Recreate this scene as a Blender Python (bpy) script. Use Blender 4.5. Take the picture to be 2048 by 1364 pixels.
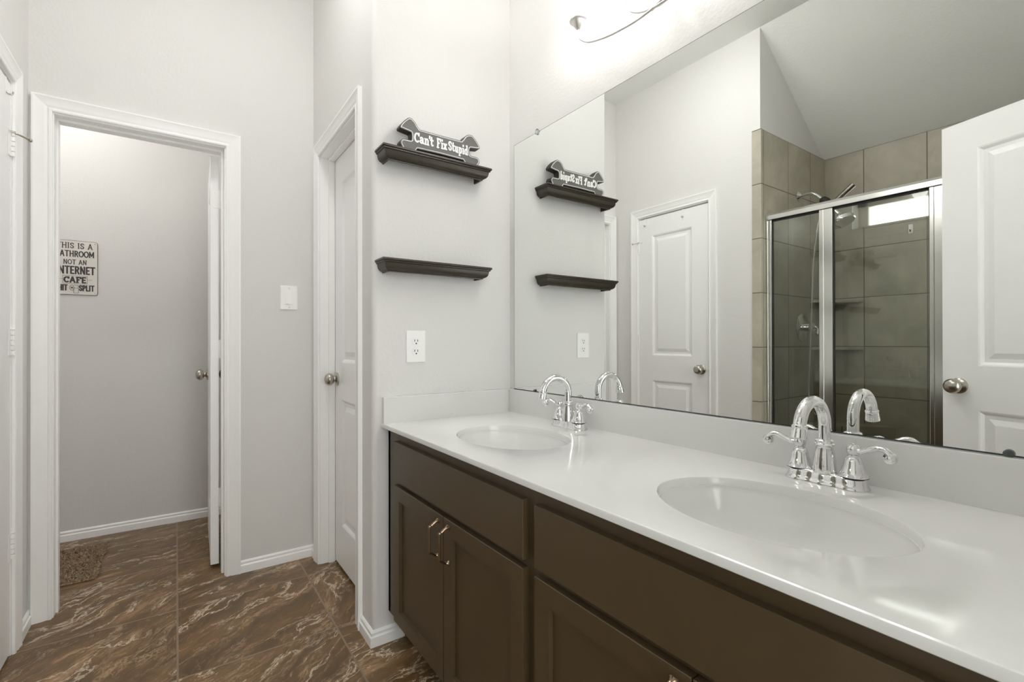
import bpy, bmesh, math, random
from mathutils import Vector, Matrix

PI = math.pi
random.seed(7)
for o in list(bpy.data.objects):
    bpy.data.objects.remove(o)
SC = bpy.context.scene
COL = SC.collection

# ------------------------------------------------------------------ camera, sky, exposure
def make_camera():
    cd = bpy.data.cameras.new('camera')
    cd.sensor_width = 36.0
    cd.sensor_fit = 'HORIZONTAL'
    cd.lens = 957.043 / 2048 * 36.0
    cd.clip_start = 0.01
    co = bpy.data.objects.new('camera', cd)
    COL.objects.link(co)
    ps, pt, rl = math.radians(35.0876), math.radians(0.1529), math.radians(-0.0933)
    fw = Vector((math.sin(ps), math.cos(ps), 0)); rt = Vector((math.cos(ps), -math.sin(ps), 0)); up = Vector((0, 0, 1))
    fw, up = fw*math.cos(pt) + up*math.sin(pt), up*math.cos(pt) - fw*math.sin(pt)
    rt, up = rt*math.cos(rl) + up*math.sin(rl), up*math.cos(rl) - rt*math.sin(rl)
    m = Matrix((rt, up, -fw)).transposed().to_4x4()
    m.translation = Vector((-1.1994, -1.7229, 1.106))
    co.matrix_world = m
    SC.camera = co
make_camera()

world = bpy.data.worlds.new('daylight')
SC.world = world
world.use_nodes = True
bg = world.node_tree.nodes['Background']
bg.inputs[0].default_value = (1.0, 0.98, 0.955, 1)
bg.inputs[1].default_value = 3.9

SHADE_GLOW = 9.5
TOILET_GLOW = 21.0
ROOM_FILL_GLOW = 26.0
SC.view_settings.view_transform = 'Standard'
SC.view_settings.look = 'None'
SC.view_settings.gamma = 1
SC.view_settings.use_curve_mapping = False
SC.view_settings.exposure = 0.37
SC.cycles.max_bounces = 14
SC.cycles.diffuse_bounces = 8
SC.cycles.glossy_bounces = 8
SC.cycles.transparent_max_bounces = 16
SC.cycles.sample_clamp_indirect = 6.0

# ------------------------------------------------------------------ dimensions
DS, DF, DL, H = 0.611, 0.916, 1.676, 2.994      # shelf wall width, alcove depth, left wall, ceiling
ZC = 0.8085                                     # counter top
YB = -1.80                                      # wall behind the camera
YJ = -0.243                                     # tiled shower end wall
XS = -2.535                                     # tiled shower back wall
YN = -1.60                                      # near end of the shower
WT = 0.12

# ------------------------------------------------------------------ materials
def srgb(r, g, b):
    f = lambda c: (c/255/12.92) if c/255 <= 0.04045 else ((c/255+0.055)/1.055)**2.4
    return (f(r), f(g), f(b), 1)

class NT:
    def __init__(s, name):
        s.m = bpy.data.materials.new(name); s.m.use_nodes = True
        s.t = s.m.node_tree; s.b = s.t.nodes['Principled BSDF']; s.out = s.t.nodes['Material Output']
    def n(s, typ, ins=None, **at):
        nd = s.t.nodes.new(typ)
        for k, v in at.items(): setattr(nd, k, v)
        for k, v in (ins or {}).items(): s.set(nd.inputs[k], v)
        return nd
    def set(s, sock, v):
        if hasattr(v, 'is_output') or isinstance(v, bpy.types.NodeSocket): s.t.links.new(v, sock)
        else: sock.default_value = v
    def math(s, op, a, b=0.0, c=0.0):
        nd = s.n('ShaderNodeMath', operation=op)
        s.set(nd.inputs[0], a); s.set(nd.inputs[1], b); s.set(nd.inputs[2], c)
        return nd.outputs[0]
    def mix(s, f, a, b):
        nd = s.n('ShaderNodeMix', data_type='RGBA')
        s.set(nd.inputs[0], f); s.set(nd.inputs[6], a); s.set(nd.inputs[7], b)
        return nd.outputs[2]
    def ramp(s, f, stops):
        nd = s.n('ShaderNodeValToRGB'); cr = nd.color_ramp
        while len(cr.elements) < len(stops): cr.elements.new(0.5)
        for e, (p, c) in zip(cr.elements, stops):
            e.position = p; e.color = c if len(c) == 4 else (*c, 1)
        s.set(nd.inputs[0], f)
        return nd.outputs[0]
    def noise(s, vec, scale, detail=2, rough=0.5, dist=0.0):
        nd = s.n('ShaderNodeTexNoise', {'Scale': scale, 'Detail': detail, 'Roughness': rough, 'Distortion': dist})
        s.t.links.new(vec, nd.inputs['Vector'])
        return nd.outputs[0]
    def pos(s):
        return s.n('ShaderNodeNewGeometry').outputs['Position']
    def bump(s, h, strength, dist):
        nd = s.n('ShaderNodeBump', {'Strength': strength, 'Distance': dist})
        s.t.links.new(h, nd.inputs['Height'])
        s.t.links.new(nd.outputs[0], s.b.inputs['Normal'])

def plain(name, col, rough=0.5, metal=0.0, spec=0.5, coat=0.0, var=0.03, vscale=6.0, bump=0.0, bscale=200.0):
    k = NT(name)
    p = k.pos()
    f = k.noise(p, vscale, 3)
    lo = tuple(c*(1-var) for c in col[:3]) + (1,); hi = tuple(min(1, c*(1+var)) for c in col[:3]) + (1,)
    k.set(k.b.inputs['Base Color'], k.mix(f, lo, hi))
    k.b.inputs['Roughness'].default_value = rough
    k.b.inputs['Metallic'].default_value = metal
    k.b.inputs['Specular IOR Level'].default_value = spec
    k.b.inputs['Coat Weight'].default_value = coat
    k.b.inputs['Coat Roughness'].default_value = 0.08
    if bump: k.bump(k.noise(p, bscale, 3), bump, 0.002)
    return k.m

M = {}
M['wall'] = plain('wall_paint', srgb(226, 225, 223), 0.6, var=0.008, bump=0.35, bscale=85, spec=0.3)
M['ceiling'] = plain('ceiling_paint', srgb(242, 243, 240), 0.8, var=0.008, bump=0.3, bscale=90, spec=0.2)
M['trim'] = plain('white_trim_paint', srgb(251, 251, 250), 0.32, var=0.01)
M['door'] = plain('white_door_paint', srgb(248, 248, 248), 0.35, var=0.01, bump=0.06, bscale=120)
M['plastic'] = plain('white_plastic', srgb(250, 250, 249), 0.3, var=0.0)
M['slot'] = plain('slot_dark', srgb(40, 38, 36), 0.6)
M['counter'] = plain('cultured_marble_white', srgb(226, 226, 224), 0.12, var=0.008, vscale=3, coat=0.25)
M['cab'] = plain('espresso_wood', srgb(80, 65, 45), 0.36, var=0.10, vscale=14, bump=0.05, bscale=260, coat=0.15)
M['cabdark'] = plain('espresso_wood_inner', srgb(46, 38, 28), 0.45, var=0.08)
M['bronze'] = plain('antique_pewter', srgb(150, 130, 110), 0.25, metal=1.0, var=0.15, vscale=40)
M['chrome'] = plain('chrome', (0.82, 0.82, 0.82, 1), 0.03, metal=1.0, var=0.0)
M['nickel'] = plain('satin_nickel', srgb(186, 180, 170), 0.26, metal=1.0, var=0.04)
M['lamp_nickel'] = plain('pale_satin_nickel', srgb(226, 224, 220), 0.42, metal=1.0, var=0.02)
M['brushed'] = plain('brushed_aluminium', srgb(226, 226, 222), 0.2, metal=1.0, var=0.03, vscale=20)
M['shelf'] = plain('dark_espresso_shelf', srgb(54, 47, 35), 0.34, var=0.08, vscale=16)
M['char'] = plain('charcoal_board', srgb(106, 105, 101), 0.55, var=0.06, vscale=30)
M['charside'] = plain('dark_board_edge', srgb(48, 41, 31), 0.5, var=0.08)
M['ink'] = plain('black_ink', srgb(62, 60, 60), 0.5)
M['white'] = plain('white_ink', srgb(246, 246, 244), 0.45, var=0.0)
M['tin'] = plain('painted_tin', srgb(226, 222, 216), 0.18, var=0.03, vscale=12, coat=0.5)
M['rubber'] = plain('dark_rubber', srgb(50, 48, 46), 0.7)
M['hose'] = plain('pale_hose', srgb(214, 212, 204), 0.25, metal=0.6)
M['vinyl'] = plain('tan_vinyl', srgb(190, 182, 168), 0.45)

def mirror_mat():
    k = NT('mirror_silver')
    g = k.n('ShaderNodeBsdfGlossy', {'Color': (0.90, 0.915, 0.90, 1), 'Roughness': 0.0})
    k.t.links.new(g.outputs[0], k.out.inputs[0])
    return k.m
M['mirror'] = mirror_mat()
M['medge'] = plain('mirror_edge', srgb(70, 76, 72), 0.2)

def glass_mat(name, tint, rough=0.0):
    k = NT(name)
    fr = k.n('ShaderNodeFresnel', {'IOR': 1.5})
    tr = k.n('ShaderNodeBsdfTransparent', {'Color': tint})
    gl = k.n('ShaderNodeBsdfGlossy', {'Color': (0.95, 0.97, 0.95, 1), 'Roughness': rough})
    mx = k.n('ShaderNodeMixShader')
    k.t.links.new(fr.outputs[0], mx.inputs[0]); k.t.links.new(tr.outputs[0], mx.inputs[1]); k.t.links.new(gl.outputs[0], mx.inputs[2])
    k.t.links.new(mx.outputs[0], k.out.inputs[0])
    return k.m
M['glass'] = glass_mat('shower_glass', (0.94, 0.955, 0.93, 1), 0.0)
M['pane'] = glass_mat('window_glass', (0.96, 0.98, 0.98, 1))
M['clear'] = glass_mat('clear_plastic', (0.85, 0.85, 0.85, 1), 0.1)

def glow(name, col, strength):
    k = NT(name)
    k.b.inputs['Base Color'].default_value = (0.9, 0.9, 0.88, 1)
    k.b.inputs['Emission Color'].default_value = col
    k.b.inputs['Emission Strength'].default_value = strength
    return k.m
M['shade'] = glow('lit_frosted_glass', (1.0, 0.985, 0.965, 1), SHADE_GLOW)
M['dome'] = glow('lit_opal_dome', (1.0, 0.975, 0.955, 1), TOILET_GLOW)
M['dome_fill'] = glow('added_opal_dome_fill', (1.0, 0.99, 0.98, 1), ROOM_FILL_GLOW)

def floor_mat():
    k = NT('brown_marble_tile')
    p = k.pos()
    sx = k.n('ShaderNodeSeparateXYZ'); k.t.links.new(p, sx.inputs[0])
    u = k.math('DIVIDE', k.math('ADD', sx.outputs[0], 1.194), 0.506)
    v = k.math('DIVIDE', k.math('SUBTRACT', sx.outputs[1], 0.70), 0.503)
    cu, cv = k.math('FLOOR', u), k.math('FLOOR', v)
    fu, fv = k.math('FRACT', u), k.math('FRACT', v)
    eu = k.math('MINIMUM', fu, k.math('SUBTRACT', 1.0, fu)); ev = k.math('MINIMUM', fv, k.math('SUBTRACT', 1.0, fv))
    edge = k.math('MINIMUM', eu, ev)
    gm = k.n('ShaderNodeMapRange', {'From Min': 0.004, 'From Max': 0.0085, 'To Min': 1.0, 'To Max': 0.0})
    k.t.links.new(edge, gm.inputs[0])
    cell = k.n('ShaderNodeCombineXYZ'); k.t.links.new(cu, cell.inputs[0]); k.t.links.new(cv, cell.inputs[1])
    wn = k.n('ShaderNodeTexWhiteNoise', noise_dimensions='3D'); k.t.links.new(cell.outputs[0], wn.inputs['Vector'])
    off = k.n('ShaderNodeVectorMath', operation='SCALE'); k.t.links.new(wn.outputs['Color'], off.inputs[0]); off.inputs['Scale'].default_value = 9.0
    add = k.n('ShaderNodeVectorMath', operation='ADD'); k.t.links.new(p, add.inputs[0]); k.t.links.new(off.outputs[0], add.inputs[1])
    # gentle large warp, then stretch along the streak direction
    wp = k.n('ShaderNodeTexNoise', {'Scale': 3.0, 'Detail': 4.0, 'Roughness': 0.55}); k.t.links.new(add.outputs[0], wp.inputs['Vector'])
    ws = k.n('ShaderNodeVectorMath', operation='SCALE'); k.t.links.new(wp.outputs['Color'], ws.inputs[0]); ws.inputs['Scale'].default_value = 0.20
    a2 = k.n('ShaderNodeVectorMath', operation='ADD'); k.t.links.new(add.outputs[0], a2.inputs[0]); k.t.links.new(ws.outputs[0], a2.inputs[1])
    ang = k.math('ADD', k.math('MULTIPLY', k.math('SUBTRACT', wn.outputs['Value'], 0.5), 0.9), -0.50)
    rot = k.n('ShaderNodeVectorRotate', rotation_type='Z_AXIS'); k.t.links.new(a2.outputs[0], rot.inputs['Vector']); k.t.links.new(ang, rot.inputs['Angle'])
    mp = k.n('ShaderNodeMapping'); mp.inputs['Scale'].default_value = (1.0, 3.4, 1.0); k.t.links.new(rot.outputs[0], mp.inputs['Vector'])
    q = mp.outputs[0]
    tone = k.noise(q, 2.4, 12, 0.66)
    base = k.ramp(tone, [(0.36, srgb(92, 70, 41)), (0.50, srgb(115, 88, 54)), (0.585, srgb(132, 101, 65)), (0.62, srgb(166, 130, 94)), (0.74, srgb(200, 164, 126))])
    fine = k.noise(q, 26, 8, 0.75)
    base = k.mix(k.math('MULTIPLY', k.ramp(fine, [(0.42, (0, 0, 0)), (0.62, (1, 1, 1))]), 0.35), base, srgb(80, 62, 40))
    def veins(scale, width, lo, hi, seed):
        sh = k.n('ShaderNodeVectorMath', operation='ADD'); k.t.links.new(q, sh.inputs[0]); sh.inputs[1].default_value = (seed, seed*1.7, 0)
        nn = k.noise(sh.outputs[0], scale, 9, 0.66, 0.25)
        d = k.math('ABSOLUTE', k.math('SUBTRACT', nn, 0.5))
        ln = k.ramp(d, [(0.0, (1, 1, 1)), (width*0.8, (0.35, 0.35, 0.35)), (width*1.5, (0, 0, 0))])
        mk = k.ramp(k.noise(sh.outputs[0], scale*0.9, 3), [(lo, (0, 0, 0)), (hi, (1, 1, 1))])
        return k.math('MULTIPLY', ln, mk)
    v1 = veins(2.1, 0.009, 0.44, 0.56, 3.1)
    v2 = veins(4.5, 0.016, 0.48, 0.66, 11.7)
    v3 = veins(9.0, 0.022, 0.50, 0.62, 23.3)
    col = k.mix(k.math('MULTIPLY', v3, 0.6), base, srgb(190, 156, 122))
    col = k.mix(k.math('MULTIPLY', v2, 0.75), col, srgb(200, 168, 134))
    col = k.mix(k.math('MULTIPLY', v1, 0.95), col, srgb(236, 220, 196))
    col = k.mix(gm.outputs[0], col, srgb(138, 120, 100))
    k.set(k.b.inputs['Base Color'], col)
    k.b.inputs['Roughness'].default_value = 0.33
    k.bump(k.math('ADD', k.math('MULTIPLY', gm.outputs[0], -1.0), k.math('MULTIPLY', tone, 0.3)), 0.25, 0.002)
    return k.m
M['floor'] = floor_mat()

def tile_mat(name, axis, pitch, origin):
    k = NT(name)
    p = k.pos()
    sx = k.n('ShaderNodeSeparateXYZ'); k.t.links.new(p, sx.inputs[0])
    u = k.math('DIVIDE', k.math('SUBTRACT', sx.outputs[axis], origin), pitch)
    v = k.math('DIVIDE', k.math('SUBTRACT', sx.outputs[2], 2.380), 0.3265)
    cu, cv = k.math('FLOOR', u), k.math('FLOOR', v)
    fu, fv = k.math('FRACT', u), k.math('FRACT', v)
    eu = k.math('MINIMUM', fu, k.math('SUBTRACT', 1.0, fu)); ev = k.math('MINIMUM', fv, k.math('SUBTRACT', 1.0, fv))
    gm = k.n('ShaderNodeMapRange', {'From Min': 0.005, 'From Max': 0.010, 'To Min': 1.0, 'To Max': 0.0})
    k.t.links.new(k.math('MINIMUM', eu, ev), gm.inputs[0])
    cell = k.n('ShaderNodeCombineXYZ'); k.t.links.new(cu, cell.inputs[0]); k.t.links.new(cv, cell.inputs[1])
    wn = k.n('ShaderNodeTexWhiteNoise', noise_dimensions='3D'); k.t.links.new(cell.outputs[0], wn.inputs['Vector'])
    off = k.n('ShaderNodeVectorMath', operation='SCALE'); k.t.links.new(wn.outputs['Color'], off.inputs[0]); off.inputs['Scale'].default_value = 5.0
    add = k.n('ShaderNodeVectorMath', operation='ADD'); k.t.links.new(p, add.inputs[0]); k.t.links.new(off.outputs[0], add.inputs[1])
    tone = k.noise(add.outputs[0], 4.0, 6, 0.6, 0.6)
    col = k.ramp(tone, [(0.3, srgb(168, 163, 146)), (0.5, srgb(182, 176, 160)), (0.72, srgb(198, 191, 175))])
    col = k.mix(gm.outputs[0], col, srgb(104, 94, 80))
    k.set(k.b.inputs['Base Color'], col)
    k.b.inputs['Roughness'].default_value = 0.42
    k.bump(k.math('MULTIPLY', gm.outputs[0], -1.0), 0.4, 0.002)
    return k.m
M['tile_x'] = tile_mat('beige_tile_end', 0, 0.305, -2.002)
M['tile_y'] = tile_mat('beige_tile_back', 1, 0.3265, -0.473)
M['tile_s'] = tile_mat('beige_tile_strip', 1, 1.0, 0.5)

def rug_mat():
    k = NT('shaggy_rug')
    p = k.pos()
    col = k.ramp(k.noise(p, 160, 3), [(0.35, srgb(118, 98, 76)), (0.55, srgb(164, 141, 114)), (0.7, srgb(196, 174, 146))])
    k.set(k.b.inputs['Base Color'], col); k.b.inputs['Roughness'].default_value = 0.95
    return k.m
M['rug'] = rug_mat()

# ------------------------------------------------------------------ mesh helpers
class MB:
    def __init__(s): s.v = []; s.f = []
    def add(s, vs, fs):
        b = len(s.v); s.v += [tuple(x) for x in vs]; s.f += [tuple(i+b for i in f) for f in fs]
    def box(s, x0, x1, y0, y1, z0, z1):
        x0, x1 = min(x0, x1), max(x0, x1); y0, y1 = min(y0, y1), max(y0, y1); z0, z1 = min(z0, z1), max(z0, z1)
        s.add([(x0,y0,z0),(x1,y0,z0),(x1,y1,z0),(x0,y1,z0),(x0,y0,z1),(x1,y0,z1),(x1,y1,z1),(x0,y1,z1)],
              [(0,3,2,1),(4,5,6,7),(0,1,5,4),(1,2,6,5),(2,3,7,6),(3,0,4,7)])
    def loft(s, loops, cap0=True, cap1=True, closed=True):
        n = len(loops[0]); b = len(s.v)
        for L in loops: s.v += [tuple(p) for p in L]
        for i in range(len(loops)-1):
            for j in range(n if closed else n-1):
                k2 = (j+1) % n
                s.f.append((b+i*n+j, b+i*n+k2, b+(i+1)*n+k2, b+(i+1)*n+j))
        if cap0: s.f.append(tuple(b+j for j in reversed(range(n))))
        if cap1: s.f.append(tuple(b+(len(loops)-1)*n+j for j in range(n)))
    def lathe(s, prof, c=(0,0,0), axis=(0,0,1), seg=32, cap=True):
        a = Vector(axis).normalized(); t = Vector((1,0,0)) if abs(a.x) < 0.9 else Vector((0,1,0))
        e1 = a.cross(t).normalized(); e2 = a.cross(e1); c = Vector(c)
        loops = [[c + a*h + (e1*math.cos(2*PI*j/seg) + e2*math.sin(2*PI*j/seg))*max(r, 1e-5) for j in range(seg)] for r, h in prof]
        s.loft(loops, cap, cap)
    def tube(s, pts, r, seg=14, cap=True):
        pts = [Vector(p) for p in pts]; n = len(pts)
        rs = r if isinstance(r, (list, tuple)) else [r]*n
        tan = []
        for i in range(n):
            d = pts[min(i+1, n-1)] - pts[max(i-1, 0)]; tan.append(d.normalized())
        ref = Vector((0,0,1)) if abs(tan[0].z) < 0.9 else Vector((1,0,0))
        e1 = tan[0].cross(ref).normalized(); loops = []
        for i in range(n):
            e1 = (e1 - tan[i]*e1.dot(tan[i])).normalized(); e2 = tan[i].cross(e1)
            rr = rs[i]; ra, rb = rr if isinstance(rr, tuple) else (rr, rr)
            loops.append([pts[i] + e1*ra*math.cos(2*PI*j/seg) + e2*rb*math.sin(2*PI*j/seg) for j in range(seg)])
        s.loft(loops, cap, cap)
    def extrude(s, prof, o, ad, bd, ld, length, m0=0.0, m1=0.0):
        o, ad, bd, ld = Vector(o), Vector(ad), Vector(bd), Vector(ld)
        A = [o + ad*a + bd*b + ld*(m0*a) for a, b in prof]
        B = [o + ad*a + bd*b + ld*(length + m1*a) for a, b in prof]
        s.loft([A, B])
    def prism(s, poly, o, ud, vd, nd, depth):
        o, ud, vd, nd = Vector(o), Vector(ud), Vector(vd), Vector(nd)
        A = [o + ud*a + vd*b for a, b in poly]; B = [p + nd*depth for p in A]
        s.loft([A, B])
    def build(s, name, mat, parent=None, smooth=False, bevel=0.0, seg=2, angle=40, world=True):
        me = bpy.data.meshes.new(name)
        off = Vector((0,0,0)); p = parent
        while p is not None: off += p.location; p = p.parent
        if not world: off = Vector((0,0,0))
        me.from_pydata([tuple(Vector(v)-off) for v in s.v], [], s.f)
        bm = bmesh.new(); bm.from_mesh(me)
        bmesh.ops.recalc_face_normals(bm, faces=bm.faces)
        if bevel:
            es = [e for e in bm.edges if len(e.link_faces) == 2 and e.calc_face_angle(0) > math.radians(angle)]
            bmesh.ops.bevel(bm, geom=es, offset=bevel, segments=seg, affect='EDGES', profile=0.5, clamp_overlap=True)
        bm.to_mesh(me); bm.free()
        me.materials.append(mat)
        if smooth:
            for q in me.polygons: q.use_smooth = True
            try: me.set_sharp_from_angle(angle=math.radians(angle))
            except Exception: pass
        o = bpy.data.objects.new(name, me); COL.objects.link(o)
        if parent is not None: o.parent = parent
        return o

def tag(o, label, cat, group=None, kind=None):
    o['label'] = label; o['category'] = cat
    if group: o['group'] = group
    if kind: o['kind'] = kind
    return o
def thing(name, label, cat, loc=(0,0,0), group=None):
    o = bpy.data.objects.new(name, None); COL.objects.link(o); o.location = loc; o.empty_display_size = 0.05
    return tag(o, label, cat, group)
def struct(o):
    o['kind'] = 'structure'; return o
def struct_root(name, loc=(0,0,0)):
    o = bpy.data.objects.new(name, None); COL.objects.link(o); o.location = loc; o.empty_display_size = 0.05
    return struct(o)
def copy_tree(o, parent=None):
    c = o.copy(); COL.objects.link(c)
    if parent is not None: c.parent = parent
    for ch in list(o.children): copy_tree(ch, c)
    return c
def arc(cx, cy, rx, ry, a0, a1, n=14):
    return [(cx + rx*math.cos(math.radians(a0+(a1-a0)*i/n)), cy + ry*math.sin(math.radians(a0+(a1-a0)*i/n))) for i in range(n+1)]
def catmull(pts, n=8):
    P = [Vector(p) for p in pts]; P = [P[0]*2-P[1]] + P + [P[-1]*2-P[-2]]; out = []
    for i in range(1, len(P)-2):
        for j in range(n):
            t = j/n
            out.append(0.5*((2*P[i]) + (P[i+1]-P[i-1])*t + (2*P[i-1]-5*P[i]+4*P[i+1]-P[i+2])*t*t + (3*P[i]-P[i-1]-3*P[i+1]+P[i+2])*t**3))
    out.append(P[-2]); return out

# ------------------------------------------------------------------ room shell
def build_shell():
    b = MB(); b.box(-2.9, 0.6, -2.85, 2.0, -0.08, 0.0); struct(b.build('floor', M['floor']))
    b = MB(); b.box(0, WT, YB-WT, DF+WT, 0, H); struct(b.build('wall_mirror', M['wall']))
    # shelf wall with a rounded outside corner
    R = 0.02
    poly = [(0, 0), (0, WT), (-DS+WT, WT), (-DS+WT, 0.17), (-DS, 0.17)] + [(-DS+R-R*math.cos(a), R-R*math.sin(a)) for a in [i*PI/2/8 for i in range(9)]]
    b = MB(); b.prism(poly, (0,0,0), (1,0,0), (0,1,0), (0,0,1), H); struct(b.build('wall_shelves', M['wall'], smooth=True, angle=30))
    # alcove side wall with the closet doorway
    b = MB(); b.box(-DS, -DS+WT, 0.796, DF, 0, H); b.box(-DS, -DS+WT, 0.17, 0.796, 2.045, H); struct(b.build('wall_alcove', M['wall']))
    # far wall with the toilet doorway
    b = MB(); b.box(-2.685, -1.617, DF, DF+WT, 0, H); b.box(-0.996, WT, DF, DF+WT, 0, H); b.box(-1.617, -0.996, DF, DF+WT, 2.045, H)
    struct(b.build('wall_far', M['wall']))
    # left wall with the linen door
    b = MB(); b.box(-DL-WT, -DL, YJ+0.008, 0.094, 0, H); b.box(-DL-WT, -DL, 0.699, DF, 0, H); b.box(-DL-WT, -DL, 0.094, 0.699, 2.045, H)
    struct(b.build('wall_left', M['wall']))
    b = MB(); b.box(XS-0.15, -DL-WT, YJ+0.008, YJ+0.12, 0, H); struct(b.build('wall_shower_end', M['wall']))
    # shower back wall with the small window opening
    wy0, wy1, wz0, wz1 = -1.30, -0.405, 1.858, 2.048
    b = MB(); xa, xb = XS-0.15, XS-0.008
    b.box(xa, xb, wy1, DF, 0, H); b.box(xa, xb, YN-WT, wy0, 0, H); b.box(xa, xb, wy0, wy1, 0, wz0); b.box(xa, xb, wy0, wy1, wz1, H)
    struct(b.build('wall_shower_back', M['wall']))
    b = MB(); b.box(xb+0.0, -DL, YN-WT, YN-0.008, 0, H); b.box(-DL-WT, -DL, YB-WT, YN-WT, 0, H); struct(b.build('wall_shower_near', M['wall']))
    # wall behind the camera with the entry doorway
    b = MB(); b.box(-DL, -1.325, YB-WT, YB, 0, H); b.box(-0.585, 0, YB-WT, YB, 0, H); b.box(-1.325, -0.585, YB-WT, YB, 2.05, H)
    struct(b.build('wall_entry', M['wall']))
    # unseen room beyond the entry doorway; wide window added for low fill light
    YH = -2.75
    b = MB(); b.box(-2.5, -2.05, YH-0.1, YH, 0, H); b.box(0.25, 0.6, YH-0.1, YH, 0, H); b.box(-2.05, 0.25, YH-0.1, YH, 0, 0.25); b.box(-2.05, 0.25, YH-0.1, YH, 2.45, H)
    b.box(-2.5, -2.4, YH, YN-WT, 0, H); b.box(0.5, 0.6, YH, YB, 0, H); b.box(WT, 0.5, YB-WT, YB, 0, H); b.box(-2.4, -DL-WT, YB-WT, YB, 0, H)
    struct(b.build('wall_hall', M['wall']))
    w = struct_root('added_window', (-0.9, YH-0.05, 0.25))
    b = MB()
    for x in (-2.05, -0.925, 0.20): b.box(x, x+0.05, YH-0.07, YH-0.03, 0.25, 2.45)
    b.box(-2.05, 0.25, YH-0.07, YH-0.03, 0.25, 0.30); b.box(-2.05, 0.25, YH-0.07, YH-0.03, 2.40, 2.45)
    b.build('window_frame', M['trim'], w)
    b = MB(); b.box(-2.0, 0.20, YH-0.052, YH-0.048, 0.30, 2.40); b.build('window_pane', M['pane'], w)
    # toilet room
    b = MB(); b.box(-2.42, -0.76, 1.895, 2.0, 0, 2.8); struct(b.build('wall_toilet_far', M['wall']))
    b = MB(); b.box(-2.42, -2.30, DF+WT, 1.895, 0, 2.8); struct(b.build('wall_toilet_left', M['wall']))
    b = MB(); b.box(-0.88, -0.76, DF+WT, 1.895, 0, 2.8); struct(b.build('wall_toilet_right', M['wall']))
    # ceiling: flat over the room, sloping down over the shower, lower over the toilet room
    b = MB(); b.box(-DL, WT, YB-WT, DF+WT, H, H+0.1); b.box(-2.5, 0.6, -2.85, YB-WT, H, H+0.1)
    b.prism([(-DL, H), (-DL, H+0.1), (XS-0.15, 2.38+0.1-0.107), (XS-0.15, 2.38-0.107)], (0, YN-WT, 0), (1,0,0), (0,0,1), (0,1,0), YJ+0.12-YN+WT)
    b.box(-DL-WT-0.9, -DL, YJ+0.12, DF, H, H+0.1)
    b.box(-2.42, -0.76, DF+WT, 2.0, 2.70, 2.80)
    struct(b.build('ceiling', M['ceiling']))
build_shell()

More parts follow.
